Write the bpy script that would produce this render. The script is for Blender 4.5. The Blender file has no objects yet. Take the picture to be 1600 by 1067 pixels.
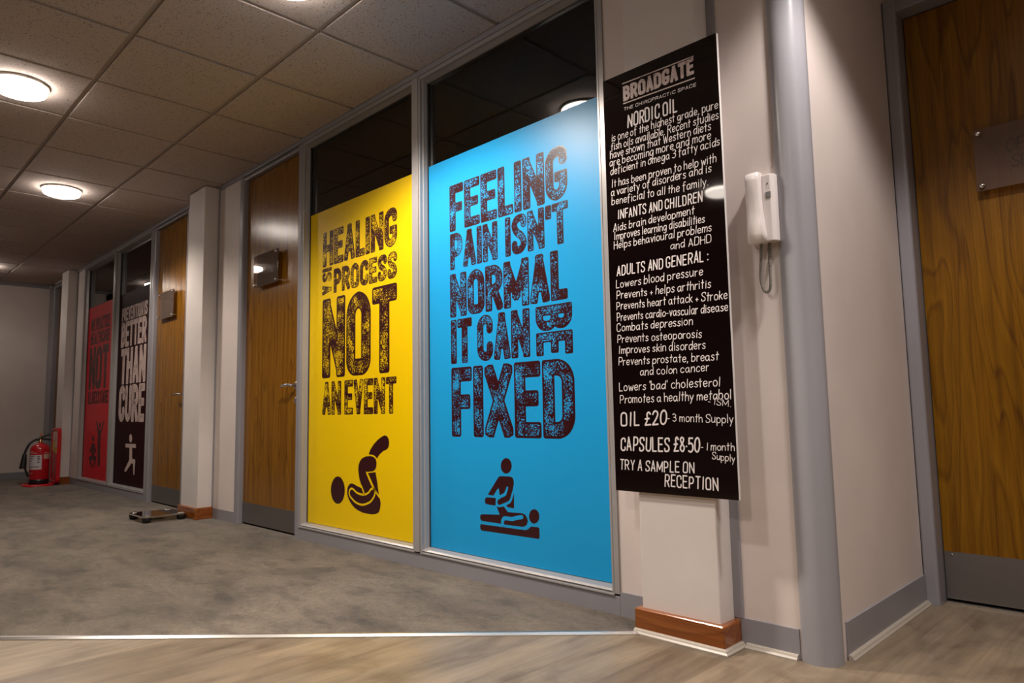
import bpy, bmesh, math, random
import numpy as np
from mathutils import Vector, Matrix
random.seed(7)
C = bpy.context.scene.collection
sc = bpy.context.scene

# ------------------------------------------------------------------ camera
cam_d = bpy.data.cameras.new('camera'); cam = bpy.data.objects.new('camera', cam_d); C.objects.link(cam)
F_PX, YAW, PITCH, ROLL = 1086.15, 0.78629, 0.09905, -0.01791
cam_d.sensor_width = 36.0; cam_d.lens = F_PX/1600*36.0; cam_d.clip_start = 0.02; cam_d.clip_end = 60
cy, sy = math.cos(YAW), math.sin(YAW); cp, sp = math.cos(PITCH), math.sin(PITCH); cr, sr = math.cos(ROLL), math.sin(ROLL)
r0 = Vector((cy, sy, 0)); f0 = Vector((-sy, cy, 0)); u0 = Vector((0, 0, 1))
f1 = cp*f0+sp*u0; u1 = -sp*f0+cp*u0
r2 = cr*r0+sr*u1; u2 = -sr*r0+cr*u1
M = Matrix((r2, u2, -f1)).transposed().to_4x4(); M.translation = Vector((0, -2.0902, 0.7437))
cam.matrix_world = M
sc.camera = cam

# ------------------------------------------------------------------ world and exposure
w = bpy.data.worlds.new('world'); sc.world = w; w.use_nodes = True
w.node_tree.nodes['Background'].inputs[0].default_value = (0.02, 0.018, 0.016, 1)
w.node_tree.nodes['Background'].inputs[1].default_value = 0.0
sc.view_settings.view_transform = 'Standard'; sc.view_settings.look = 'None'
sc.view_settings.exposure = 1.0; sc.view_settings.gamma = 1.0; sc.view_settings.use_curve_mapping = False
LAMP_POWER = 9.0; LAMP_SIDE = 15.0        # glow of the opal diffusers, face and side
LAMP_COLOR = (1.0, 0.88, 0.77)
DOWN_COLOR = (1.0, 0.91, 0.86)
# watts of each round lamp (four in view, then those beyond the frame) and of the reception downlights
LP = (150, 68, 5, 32, 24, 6, 44, 22)
DOWN = ((-.337, -.268, 56, 120), (.863, -.868, 32, 120), (-1.537, -1.468, 34, 120))
try:
    sc.cycles.use_denoising = True
    sc.cycles.max_bounces = 10; sc.cycles.transparent_max_bounces = 16
    sc.cycles.sample_clamp_indirect = 4.0
    sc.cycles.caustics_reflective = False; sc.cycles.caustics_refractive = False
except Exception: pass

# ------------------------------------------------------------------ materials
def mat(name, col=(.5, .5, .5), rough=.5, metal=0., spec=.5, coat=0., coat_r=.1):
    m = bpy.data.materials.new(name); m.use_nodes = True
    b = m.node_tree.nodes['Principled BSDF']
    b.inputs['Base Color'].default_value = (*col, 1); b.inputs['Roughness'].default_value = rough
    b.inputs['Metallic'].default_value = metal; b.inputs['Specular IOR Level'].default_value = spec
    b.inputs['Coat Weight'].default_value = coat; b.inputs['Coat Roughness'].default_value = coat_r
    return m
class N:
    """small node helper"""
    def __init__(s, m): s.m = m; s.t = m.node_tree; s.b = s.t.nodes.get('Principled BSDF')
    def n(s, typ, **k):
        d = s.t.nodes.new(typ)
        for a, v in k.items():
            if a.startswith('i_'):
                key = a[2:]; key = int(key) if key.isdigit() else key.replace('_', ' ')
                d.inputs[key].default_value = v
            else: setattr(d, a, v)
        return d
    def l(s, a, b): s.t.links.new(a, b)
    def coords(s, scale, rot=(0, 0, 0)):
        tc = s.n('ShaderNodeTexCoord'); mp = s.n('ShaderNodeMapping')
        mp.inputs['Scale'].default_value = scale; mp.inputs['Rotation'].default_value = rot
        s.l(tc.outputs['Object'], mp.inputs['Vector']); return mp.outputs[0]
    def noise(s, vec, scale=1., detail=4., rough=.55, dist=0.):
        d = s.n('ShaderNodeTexNoise'); d.inputs['Scale'].default_value = scale; d.inputs['Detail'].default_value = detail
        d.inputs['Roughness'].default_value = rough; d.inputs['Distortion'].default_value = dist
        s.l(vec, d.inputs['Vector']); return d.outputs['Fac']
    def ramp(s, fac, stops):
        d = s.n('ShaderNodeValToRGB'); e = d.color_ramp.elements
        while len(e) < len(stops): e.new(.5)
        for el, (p, c) in zip(e, stops): el.position = p; el.color = (*c, 1)
        s.l(fac, d.inputs[0]); return d.outputs[0]
    def mix(s, fac, a, b, mode='MIX'):
        d = s.n('ShaderNodeMixRGB', blend_type=mode)
        for v, i in ((fac, 0), (a, 1), (b, 2)):
            if hasattr(v, 'is_linked'): s.l(v, d.inputs[i])
            else: d.inputs[i].default_value = v if i == 0 else (*v, 1)
        return d.outputs[0]
    def math(s, op, a, b=0.):
        d = s.n('ShaderNodeMath', operation=op)
        for v, i in ((a, 0), (b, 1)):
            if hasattr(v, 'is_linked'): s.l(v, d.inputs[i])
            else: d.inputs[i].default_value = v
        return d.outputs[0]
    def bump(s, h, strength=.2, dist=.01):
        d = s.n('ShaderNodeBump'); d.inputs['Strength'].default_value = strength; d.inputs['Distance'].default_value = dist
        s.l(h, d.inputs['Height']); s.l(d.outputs[0], s.b.inputs['Normal'])
    def color(s, c): s.l(c, s.b.inputs['Base Color'])
    def rough(s, c): s.l(c, s.b.inputs['Roughness'])

def paint(name, col, rough=.6, amp=.05):
    m = mat(name, col, rough, spec=.35); q = N(m); v = q.coords((1, 1, 1))
    f = q.noise(v, 3., 3.)
    q.color(q.ramp(f, [(.3, tuple(c*(1-amp) for c in col)), (.7, tuple(c*(1+amp) for c in col))]))
    q.bump(q.noise(v, 220., 2.), .06, .002); return m
WALL = paint('warm_white_wall_paint', (.70, .62, .587), .55)
PIER = paint('white_column_paint', (.69, .64, .615), .5)
GREY = paint('grey_frame_paint', (.275, .268, .295), .3, .04); GREY.node_tree.nodes['Principled BSDF'].inputs['Specular IOR Level'].default_value = .5
ALU = paint('satin_grey_bead', (.40, .385, .385), .28, .03); ALU.node_tree.nodes['Principled BSDF'].inputs['Metallic'].default_value = .25
POST = paint('grey_post_paint', (.34, .335, .365), .28, .03)
GASKET = mat('dark_gasket', (.03, .03, .032), .6)
DARK = mat('dark_void', (.012, .011, .01), .9, spec=.1)
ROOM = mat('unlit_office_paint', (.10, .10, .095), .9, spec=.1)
BEAD = mat('cream_floor_bead', (.43, .385, .325), .35)
BACKW = paint('taupe_wall_paint', (.16, .13, .115), .6)
BLACK = mat('black_plastic', (.012, .012, .013), .35)
RUBBER = mat('black_rubber', (.02, .02, .02), .6)
CHROME = mat('chrome', (.75, .74, .72), .12, 1.)
STEEL = mat('brushed_steel', (.26, .245, .245), .38, .85)
q = N(STEEL); q.bump(q.noise(q.coords((3, 3, 240)), 1., 2.), .12, .002)
STRIP = mat('aluminium_strip', (.72, .70, .68), .3, 1.)
WHITEP = mat('white_plastic', (.80, .745, .73), .25, coat=.3)
GREYP = mat('grey_button', (.22, .21, .21), .4)
CORD = mat('grey_beige_cord', (.20, .185, .155), .4)
RED = mat('red_enamel', (.52, .012, .022), .28, coat=.4)
REDP = mat('red_moulded_plastic', (.55, .012, .02), .35)
LABELW = mat('pale_label', (.62, .58, .60), .5)
LABELY = mat('yellow_label', (.62, .46, .10), .5)
LABELC = mat('cream_label', (.60, .46, .36), .5)
ORANGE = mat('orange_tag', (.7, .2, .03), .4)
BRASS = mat('brass', (.6, .42, .2), .35, 1.)
INKD = mat('printed_dark', (.05, .045, .05), .5)

def wood(name, a, b, c, rough=.3, ringscale=1., axis='Z', coat=.0):
    m = mat(name, b, rough, spec=.5, coat=coat, coat_r=.12); q = N(m)
    S = (3.6*ringscale, 3.6*ringscale, .42) if axis == 'Z' else (.42, 3.6*ringscale, 3.6*ringscale)
    FS = (260, 260, 5) if axis == 'Z' else (5, 260, 260)
    MS = (34, 34, .9) if axis == 'Z' else (.9, 34, 34)
    h = q.noise(q.coords(S), 1.25, 2.2, .5, .25)
    ring = q.math('FRACT', q.math('MULTIPLY', h, 13.))
    base = q.ramp(ring, [(0., a), (.16, b), (.55, b), (.86, c), (1., a)])
    streak = q.noise(q.coords(MS), 1., 4., .6)
    base = q.mix(.55, base, q.ramp(streak, [(.3, a), (.5, b), (.72, c)]))
    fine = q.noise(q.coords(FS), 1., 2., .6)
    base = q.mix(.45, base, q.ramp(fine, [(.35, (.45, .42, .38)), (.55, (1, 1, 1))]), 'MULTIPLY')
    q.color(base); q.bump(fine, .10, .003); return m
OAK = wood('oak_door_veneer', (.10, .036, .004), (.235, .096, .007), (.31, .142, .011), .21)
OAKR = wood('oak_side_door_veneer', (.075, .025, .001), (.215, .090, .002), (.28, .125, .004), .34, 1.15)
OAKR.node_tree.nodes['Principled BSDF'].inputs['Specular IOR Level'].default_value = .3
SKIRT = wood('varnished_skirting_oak', (.16, .04, .006), (.27, .075, .012), (.33, .105, .02), .2, .6, 'X', .4)

CARPET = mat('grey_cut_pile_carpet', (.16, .14, .12), .95, spec=.1); q = N(CARPET)
big = q.noise(q.coords((1.1, 2.0, 1), (0, 0, .78)), 1.6, 5., .6, .4)
med = q.noise(q.coords((3.0, 6.5, 1), (0, 0, .78)), 1.5, 4., .6, .3)
pile = q.noise(q.coords((1, 1, 1)), 420., 2., .7)
pile2 = q.noise(q.coords((1, 1, 1)), 110., 3., .7)
c1 = q.ramp(big, [(.32, (.078, .060, .044)), (.50, (.142, .113, .082)), (.68, (.185, .150, .110))])
c2 = q.ramp(med, [(.33, (.50, .48, .46)), (.50, (1, 1, 1)), (.7, (1.14, 1.14, 1.12))])
c3 = q.ramp(pile, [(.3, (.55, .55, .55)), (.7, (1.35, 1.35, 1.35))])
pile3 = q.noise(q.coords((1, 1, 1)), 34., 3., .7)
c4 = q.mix(1., q.ramp(pile2, [(.3, (.72, .72, .72)), (.7, (1.18, 1.18, 1.18))]), q.ramp(pile3, [(.3, (.80, .79, .78)), (.7, (1.12, 1.12, 1.12))]), 'MULTIPLY')
q.color(q.mix(1., q.mix(1., q.mix(.8, c1, c2, 'MULTIPLY'), c3, 'MULTIPLY'), c4, 'MULTIPLY'))
q.bump(q.math('ADD', pile, q.math('MULTIPLY', pile2, 1.5)), .55, .006)
q.b.inputs['Sheen Weight'].default_value = .25

VINYL = mat('pale_oak_vinyl_plank', (.5, .42, .33), .36, spec=.45); q = N(VINYL)
tc = q.n('ShaderNodeTexCoord')
br = q.n('ShaderNodeTexBrick'); br.offset = .37; br.inputs['Scale'].default_value = 1.
br.inputs['Brick Width'].default_value = 1.2; br.inputs['Row Height'].default_value = .18
br.inputs['Mortar Size'].default_value = .0009; br.inputs['Mortar Smooth'].default_value = .1; br.inputs['Bias'].default_value = 0.
br.inputs['Color1'].default_value = (.1, .1, .1, 1); br.inputs['Color2'].default_value = (.9, .9, .9, 1); br.inputs['Mortar'].default_value = (.3, .3, .3, 1)
mp = q.n('ShaderNodeMapping'); mp.inputs['Rotation'].default_value = (0, 0, math.pi/2)
q.l(tc.outputs['Object'], mp.inputs['Vector']); q.l(mp.outputs[0], br.inputs['Vector'])
plank = q.ramp(br.outputs['Color'], [(.1, (.16, .122, .083)), (.5, (.205, .158, .108)), (.9, (.24, .190, .134))])
blot = q.noise(q.coords((2.6, 1.5, 1)), 2.4, 5., .62, .6)
g1 = q.noise(q.coords((7, .9, 1)), 1.6, 5., .6, .5); g2 = q.noise(q.coords((60, 2.2, 1)), 1., 4., .6)
cg = q.mix(.8, plank, q.ramp(g1, [(.3, (.58, .55, .52)), (.5, (1, 1, 1)), (.7, (1.3, 1.28, 1.25))]), 'MULTIPLY')
cg = q.mix(.55, cg, q.ramp(g2, [(.3, (.75, .73, .7)), (.6, (1.08, 1.08, 1.08))]), 'MULTIPLY')
cg = q.mix(.85, cg, q.ramp(blot, [(.34, (.66, .62, .60)), (.5, (1, 1, 1)), (.66, (1.18, 1.16, 1.12))]), 'MULTIPLY')
cg = q.mix(q.math('MULTIPLY', br.outputs['Fac'], .35), cg, (.12, .095, .07)); q.color(cg)
q.rough(q.ramp(g1, [(.3, (.42, .42, .42)), (.7, (.30, .30, .30))])); q.bump(g2, .05, .002)

TILE = mat('mineral_fibre_tile', (.6, .57, .53), .9, spec=.15); q = N(TILE)
v = q.coords((1, 1, 1))
sp1 = q.noise(v, 120., 2., .6); sp2 = q.noise(v, 420., 1., .5)
holes = q.math('GREATER_THAN', sp1, .63)
tc_ = q.mix(q.math('MULTIPLY', holes, .72), (.57, .495, .465), (.12, .10, .09))
tc_ = q.mix(.35, tc_, q.ramp(sp2, [(.3, (.75, .75, .75)), (.7, (1.1, 1.1, 1.1))]), 'MULTIPLY'); q.color(tc_)
q.bump(q.math('MULTIPLY', holes, -1.), .3, .003)
TEE = mat('ceiling_grid_white', (.37, .315, .29), .5)

def glass_mat(name, tint, rough=.0, body=None, body_fac=0., refl=1.0, ior=1.5):
    m = bpy.data.materials.new(name); m.use_nodes = True; t = m.node_tree; t.nodes.clear(); q = N(m)
    out = q.n('ShaderNodeOutputMaterial'); tr = q.n('ShaderNodeBsdfTransparent'); tr.inputs[0].default_value = (*tint, 1)
    gl = q.n('ShaderNodeBsdfGlossy'); gl.inputs['Roughness'].default_value = rough
    gl.inputs[0].default_value = (refl, refl, refl, 1)
    fr = q.n('ShaderNodeFresnel'); fr.inputs['IOR'].default_value = ior
    base = tr.outputs[0]
    if body:
        df = q.n('ShaderNodeBsdfDiffuse'); df.inputs[0].default_value = (*body, 1)
        mb = q.n('ShaderNodeMixShader'); mb.inputs[0].default_value = body_fac
        q.l(tr.outputs[0], mb.inputs[1]); q.l(df.outputs[0], mb.inputs[2]); base = mb.outputs[0]
    mx = q.n('ShaderNodeMixShader'); q.l(fr.outputs[0], mx.inputs[0]); q.l(base, mx.inputs[1]); q.l(gl.outputs[0], mx.inputs[2])
    q.l(mx.outputs[0], out.inputs[0]); return m
GLASS = glass_mat('window_glass', (.72, .76, .74), ior=1.65)
SCALEG = glass_mat('smoked_scale_glass', (.62, .55, .46), .03)
PLAQ = glass_mat('tinted_acrylic', (.84, .70, .60), .02, (.28, .20, .16), .34)
ETCH = glass_mat('etched_lettering', (.5, .4, .35), .3, (.03, .015, .01), .85)

LAMP = bpy.data.materials.new('opal_lamp_diffuser'); LAMP.use_nodes = True
bb = LAMP.node_tree.nodes['Principled BSDF']; bb.inputs['Base Color'].default_value = (.9, .88, .85, 1)
bb.inputs['Emission Color'].default_value = (*LAMP_COLOR, 1); bb.inputs['Emission Strength'].default_value = LAMP_POWER
LAMPS = LAMP.copy(); LAMPS.name = 'opal_lamp_side'; LAMPS.node_tree.nodes['Principled BSDF'].inputs['Emission Strength'].default_value = LAMP_SIDE
RIM = mat('lamp_rim', (.55, .50, .46), .35)

# window films and inks
def film(name, col): return mat(name, col, .36, spec=.28)
FILM_D = mat('maroon_window_film', (.020, .002, .004), .5, spec=.08)
FILM = {'yellow': film('yellow_window_film', (.86, .58, .0)), 'blue': film('blue_window_film', (.012, .335, .71)),
        'red': film('red_window_film', (.62, .006, .018)), 'maroon': FILM_D}
INK = {'yellow': mat('maroon_print', (.034, .004, .006), .32), 'blue': mat('maroon_print_on_blue', (.034, .004, .006), .32),
       'red': mat('dark_print_on_red', (.030, .006, .008), .35), 'maroon': mat('pale_pink_print', (.60, .46, .42), .4)}
BG = {'yellow': (.86, .58, 0), 'blue': (.012, .335, .71), 'red': (.5, .006, .012), 'maroon': (.04, .006, .008)}
FG = {'yellow': (.034, .004, .006), 'blue': (.034, .004, .006), 'red': (.030, .006, .008), 'maroon': (.60, .46, .42)}
def worn(name, ink, bg, amount=.5, cell=200.):
    m = mat(name, ink, .36, spec=.28); q = N(m); v = q.coords((1, 1, 1))
    spk = q.noise(v, cell, 1.5, .5); low = q.noise(v, 11., 1., .5)
    thr = q.math('ADD', spk, q.math('MULTIPLY', q.math('SUBTRACT', low, .5), .62))
    f = q.math('GREATER_THAN', thr, amount); q.color(q.mix(f, ink, bg)); return m
WORN = {k: worn('worn_print_'+k, FG[k], BG[k], {'yellow': .60, 'blue': .595, 'red': .64, 'maroon': .62}[k]) for k in FG}
BOARDM = mat('gloss_black_acrylic', (.0045, .0018, .0020), .035, spec=.5)
BOARDE = mat('white_board_edge', (.75, .72, .70), .4)
CHALK = mat('chalk_pen_white', (.70, .64, .63), .6)
PINKW = worn('worn_logo_print', (.62, .50, .48), (.10, .06, .06), .66, 420.)
ROWS={
'yellow':[
('HEALING', -3.7499, -2.9832, 1.6272, 1.8409) ,
('>IS A', -3.7545, -3.6459, 1.4564, 1.618) ,
('PROCESS', -3.6225, -2.9837, 1.4546, 1.5989) ,
('NOT', -3.7483, -2.9846, 0.9547, 1.429) ,
('AN EVENT', -3.7419, -2.9905, 0.7384, 0.9326) ,
],
'blue':[
('FEELING', -2.5484, -1.7955, 1.6098, 1.8393) ,
("PAIN ISN'T", -2.5469, -1.7961, 1.4225, 1.5992) ,
('NORMAL', -2.55, -1.8091, 1.1912, 1.4006) ,
('IT CAN', -2.5464, -2.025, 0.969, 1.179) ,
('>BE', -1.9899, -1.7886, 0.9679, 1.1766) ,
('FIXED', -2.5461, -1.786, 0.6269, 0.9505) ,
],
'red':[
('WE PRACTICE', -8.8241, -8.1, 1.6998, 1.8419) ,
('HEALTHCARE', -8.8246, -8.0974, 1.5506, 1.6834) ,
('NOT', -8.8289, -8.1056, 1.0576, 1.5224) ,
('ILLNESS CARE', -8.8276, -8.0751, 0.8961, 1.0367) ,
],
'maroon':[
('PREVENTION IS', -7.703, -6.9308, 1.7006, 1.835) ,
('BETTER', -7.7043, -6.94, 1.4388, 1.6912) ,
('THAN', -7.6799, -6.9296, 1.0695, 1.4234) ,
('CURE', -7.6986, -6.9303, 0.7018, 1.0596) ,
],
}
BOARD=[
('THE CHIROPRACTIC SPACE',-1.4026,1.8050,-1.1133,1.7948,0.0106,0),
('NORDIC OIL',-1.3880,1.7386,-1.1856,1.7336,0.0453,1),
('is one of the highest grade, pure',-1.4608,1.7069,-1.0363,1.6956,0.0297,0),
('fish oils available. Recent studies',-1.4651,1.6749,-1.0319,1.6610,0.0296,0),
('have shown that Western diets',-1.4702,1.6455,-1.0677,1.6317,0.0297,0),
('are becoming more and more',-1.4734,1.6165,-1.0692,1.6026,0.0296,0),
('deficient in omega 3 fatty acids',-1.4706,1.5851,-1.0303,1.5728,0.0295,0),
('It has been proven to help with',-1.4675,1.5389,-1.0546,1.5213,0.0294,0),
('a variety of disorders and is',-1.4717,1.5070,-1.0739,1.4950,0.0294,0),
('beneficial to all the family.',-1.4700,1.4738,-1.0862,1.4527,0.0293,0),
('INFANTS AND CHILDREN',-1.4448,1.4169,-1.1085,1.4052,0.0322,1),
('Aids brain development',-1.4661,1.3750,-1.1407,1.3711,0.0290,0),
('Improves learning disabilities',-1.4643,1.3446,-1.1048,1.3348,0.0290,0),
('Helps behavioural problems',-1.4657,1.3117,-1.0821,1.3026,0.0289,0),
('and ADHD',-1.2348,1.2687,-1.0840,1.2655,0.0270,0),
('ADULTS AND GENERAL :',-1.4569,1.2127,-1.0988,1.2090,0.0344,1),
('Lowers blood pressure',-1.4617,1.1702,-1.1205,1.1658,0.0292,0),
('Prevents + helps arthritis',-1.4612,1.1313,-1.0948,1.1209,0.0292,0),
('Prevents heart attack + Stroke',-1.4627,1.0929,-1.0313,1.0781,0.0290,0),
('Prevents cardio-vascular disease',-1.4633,1.0527,-1.0285,1.0402,0.0290,0),
('Combats depression',-1.4649,1.0144,-1.1645,1.0098,0.0289,0),
('Prevents osteoporosis',-1.4644,0.9752,-1.1340,0.9651,0.0288,0),
('Improves skin disorders',-1.4607,0.9367,-1.1222,0.9281,0.0287,0),
('Prevents prostate, breast',-1.4624,0.8954,-1.0793,0.8894,0.0287,0),
('and colon cancer',-1.3733,0.8549,-1.1140,0.8575,0.0278,0),
("Lowers 'bad' cholesterol",-1.4630,0.8046,-1.0777,0.8085,0.0301,0),
('Promotes a healthy metabol',-1.4616,0.7627,-1.0429,0.7675,0.0301,0),
('- ISM.',-1.1234,0.7544,-1.0450,0.7433,0.0211,0),
('OIL £20',-1.4607,0.6836,-1.2781,0.6904,0.0449,1),
('- 3 month Supply',-1.2731,0.6999,-1.0373,0.6943,0.0267,0),
('CAPSULES £8·50',-1.4642,0.6000,-1.1605,0.6030,0.0430,1),
('- 1 month',-1.1543,0.6092,-1.0363,0.6102,0.0256,0),
('Supply',-1.1164,0.5828,-1.0412,0.5754,0.0238,0),
('TRY A SAMPLE ON',-1.4709,0.5347,-1.1792,0.5354,0.0330,1),
('RECEPTION',-1.2920,0.4886,-1.0984,0.4869,0.0358,1),
]
PICS={
'yellow':[
('f',[(-3.485,0.316),(-3.487,0.298),(-3.492,0.282),(-3.501,0.267),(-3.512,0.254),(-3.526,0.244),(-3.542,0.237),(-3.559,0.234),(-3.576,0.234),(-3.592,0.239),(-3.606,0.247),(-3.619,0.258),(-3.628,0.272),(-3.634,0.288),(-3.636,0.305),(-3.635,0.323),(-3.629,0.34),(-3.62,0.355),(-3.608,0.368),(-3.594,0.378),(-3.578,0.385),(-3.561,0.388),(-3.544,0.387),(-3.528,0.382),(-3.514,0.373),(-3.502,0.362),(-3.493,0.348),(-3.487,0.332)]),
('f',[(-3.462,0.305),(-3.458,0.331),(-3.442,0.349),(-3.422,0.357),(-3.397,0.356),(-3.357,0.345),(-3.316,0.338),(-3.291,0.308),(-3.181,0.345),(-3.143,0.304),(-3.133,0.271),(-3.138,0.243),(-3.151,0.223),(-3.173,0.213),(-3.209,0.207),(-3.254,0.206),(-3.3,0.207),(-3.346,0.215),(-3.385,0.226),(-3.417,0.244),(-3.441,0.264),(-3.456,0.284)]),
('f',[(-3.35,0.435),(-3.346,0.461),(-3.332,0.484),(-3.309,0.5),(-3.278,0.509),(-3.233,0.514),(-3.199,0.51),(-3.178,0.498),(-3.172,0.48),(-3.174,0.46),(-3.184,0.445),(-3.203,0.434),(-3.258,0.428),(-3.267,0.422),(-3.255,0.406),(-3.21,0.347),(-3.24,0.32),(-3.288,0.308),(-3.316,0.349),(-3.339,0.389)]),
('f',[(-3.254,0.422),(-3.181,0.43),(-3.166,0.383),(-3.15,0.314),(-3.188,0.344)]),
('f',[(-3.248,0.522),(-3.23,0.549),(-3.199,0.577),(-3.159,0.603),(-3.12,0.62),(-3.097,0.626),(-3.075,0.622),(-3.06,0.607),(-3.055,0.586),(-3.062,0.565),(-3.077,0.553),(-3.109,0.544),(-3.145,0.524),(-3.169,0.502),(-3.183,0.513),(-3.203,0.52)]),
('l',[(-3.438,0.298),(-3.437,0.313),(-3.425,0.326),(-3.408,0.329),(-3.389,0.322),(-3.362,0.31),(-3.331,0.305),(-3.3,0.304),(-3.27,0.309),(-3.243,0.321),(-3.225,0.337),(-3.21,0.343),(-3.194,0.34),(-3.185,0.328),(-3.189,0.309),(-3.207,0.288),(-3.232,0.27),(-3.262,0.259),(-3.292,0.251),(-3.323,0.249),(-3.354,0.253),(-3.385,0.261),(-3.412,0.275),(-3.43,0.286),(-3.438,0.298)]),
('l',[(-3.267,0.425),(-3.248,0.399),(-3.217,0.363),(-3.18,0.329),(-3.143,0.301)]),
('l',[(-3.316,0.349),(-3.288,0.308)]),
],
'blue':[
('f',[(-2.149,0.507),(-2.15,0.5),(-2.153,0.493),(-2.157,0.487),(-2.162,0.481),(-2.169,0.477),(-2.176,0.474),(-2.183,0.473),(-2.191,0.473),(-2.198,0.475),(-2.204,0.479),(-2.21,0.484),(-2.214,0.49),(-2.216,0.497),(-2.217,0.505),(-2.216,0.512),(-2.213,0.519),(-2.209,0.526),(-2.203,0.531),(-2.196,0.536),(-2.189,0.538),(-2.182,0.539),(-2.174,0.539),(-2.167,0.537),(-2.161,0.533),(-2.156,0.528),(-2.152,0.522),(-2.15,0.515)]),
('f',[(-2.232,0.456),(-2.222,0.46),(-2.16,0.462),(-2.146,0.458),(-2.139,0.449),(-2.138,0.432),(-2.146,0.405),(-2.164,0.364),(-2.171,0.358),(-2.217,0.34),(-2.23,0.336),(-2.24,0.34),(-2.243,0.349),(-2.235,0.359),(-2.188,0.379),(-2.177,0.401),(-2.172,0.416),(-2.181,0.42),(-2.188,0.407),(-2.197,0.391),(-2.214,0.383),(-2.227,0.378),(-2.229,0.394),(-2.233,0.408),(-2.241,0.403),(-2.266,0.374),(-2.303,0.375)]),
('f',[(-2.323,0.35),(-2.318,0.359),(-2.307,0.363),(-2.281,0.364),(-2.252,0.364),(-2.252,0.349),(-2.255,0.331),(-2.282,0.332),(-2.31,0.333),(-2.321,0.337)]),
('f',[(-2.138,0.394),(-2.139,0.329),(-2.179,0.331),(-2.188,0.337),(-2.161,0.35),(-2.151,0.363)]),
('f',[(-2.248,0.329),(-2.233,0.326),(-2.201,0.332),(-2.177,0.309),(-2.227,0.293)]),
('f',[(-2.356,0.277),(-2.351,0.283),(-2.338,0.287),(-2.233,0.294),(-2.18,0.31),(-2.091,0.313),(-2.072,0.308),(-2.063,0.296),(-2.059,0.284),(-2.066,0.268),(-2.078,0.26),(-2.092,0.257),(-2.195,0.256),(-2.205,0.257),(-2.345,0.257),(-2.354,0.263)]),
('b',[(-2.209,0.253),(-2.212,0.266),(-2.206,0.276),(-2.195,0.283),(-2.152,0.283),(-2.128,0.29),(-2.093,0.297)]),
('f',[(-1.993,0.309),(-1.994,0.303),(-1.996,0.296),(-2.0,0.29),(-2.005,0.285),(-2.01,0.281),(-2.016,0.279),(-2.023,0.277),(-2.029,0.277),(-2.036,0.279),(-2.041,0.282),(-2.046,0.286),(-2.049,0.291),(-2.051,0.297),(-2.052,0.304),(-2.051,0.31),(-2.048,0.317),(-2.045,0.323),(-2.04,0.328),(-2.034,0.332),(-2.028,0.334),(-2.021,0.336),(-2.015,0.335),(-2.009,0.334),(-2.003,0.331),(-1.999,0.327),(-1.995,0.321),(-1.993,0.316)]),
('f',[(-2.356,0.236),(-2.351,0.242),(-2.074,0.245),(-2.058,0.251),(-2.043,0.263),(-2.0,0.265),(-1.994,0.259),(-1.994,0.224),(-1.999,0.218),(-2.346,0.215),(-2.355,0.22)]),
],
'red':[
('f',[(-8.52,0.526),(-8.521,0.513),(-8.528,0.503),(-8.54,0.495),(-8.556,0.493),(-8.572,0.495),(-8.587,0.502),(-8.597,0.512),(-8.602,0.524),(-8.601,0.537),(-8.594,0.547),(-8.581,0.555),(-8.566,0.557),(-8.549,0.555),(-8.535,0.548),(-8.524,0.538)]),
('f',[(-8.6,0.474),(-8.504,0.476),(-8.425,0.398),(-8.428,0.368),(-8.462,0.374),(-8.506,0.415),(-8.478,0.339),(-8.599,0.335),(-8.6,0.412),(-8.648,0.365),(-8.692,0.371),(-8.686,0.391)]),
('f',[(-8.691,0.332),(-8.416,0.341),(-8.411,0.308),(-8.479,0.218),(-8.521,0.22),(-8.483,0.297),(-8.604,0.293),(-8.548,0.219),(-8.597,0.213),(-8.686,0.298)]),
('f',[(-8.293,0.668),(-8.294,0.657),(-8.301,0.648),(-8.312,0.642),(-8.325,0.639),(-8.34,0.642),(-8.353,0.648),(-8.362,0.657),(-8.367,0.668),(-8.366,0.679),(-8.359,0.689),(-8.348,0.695),(-8.334,0.697),(-8.319,0.695),(-8.306,0.689),(-8.297,0.679)]),
('f',[(-8.484,0.714),(-8.452,0.718),(-8.358,0.623),(-8.284,0.623),(-8.203,0.717),(-8.174,0.71),(-8.254,0.601),(-8.286,0.567),(-8.277,0.424),(-8.269,0.24),(-8.348,0.239),(-8.382,0.422),(-8.387,0.569)]),
],
'maroon':[
('f',[(-7.248,0.547),(-7.249,0.532),(-7.257,0.519),(-7.27,0.51),(-7.286,0.507),(-7.303,0.51),(-7.318,0.518),(-7.329,0.531),(-7.333,0.546),(-7.332,0.561),(-7.324,0.574),(-7.311,0.583),(-7.295,0.586),(-7.278,0.583),(-7.263,0.575),(-7.253,0.562)]),
('f',[(-7.441,0.492),(-7.133,0.495),(-7.129,0.459),(-7.238,0.459),(-7.226,0.356),(-7.152,0.354),(-7.134,0.344),(-7.137,0.31),(-7.147,0.211),(-7.174,0.209),(-7.193,0.31),(-7.239,0.314),(-7.398,0.227),(-7.442,0.229),(-7.444,0.241),(-7.31,0.343),(-7.316,0.457),(-7.436,0.457)]),
],

}
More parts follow.
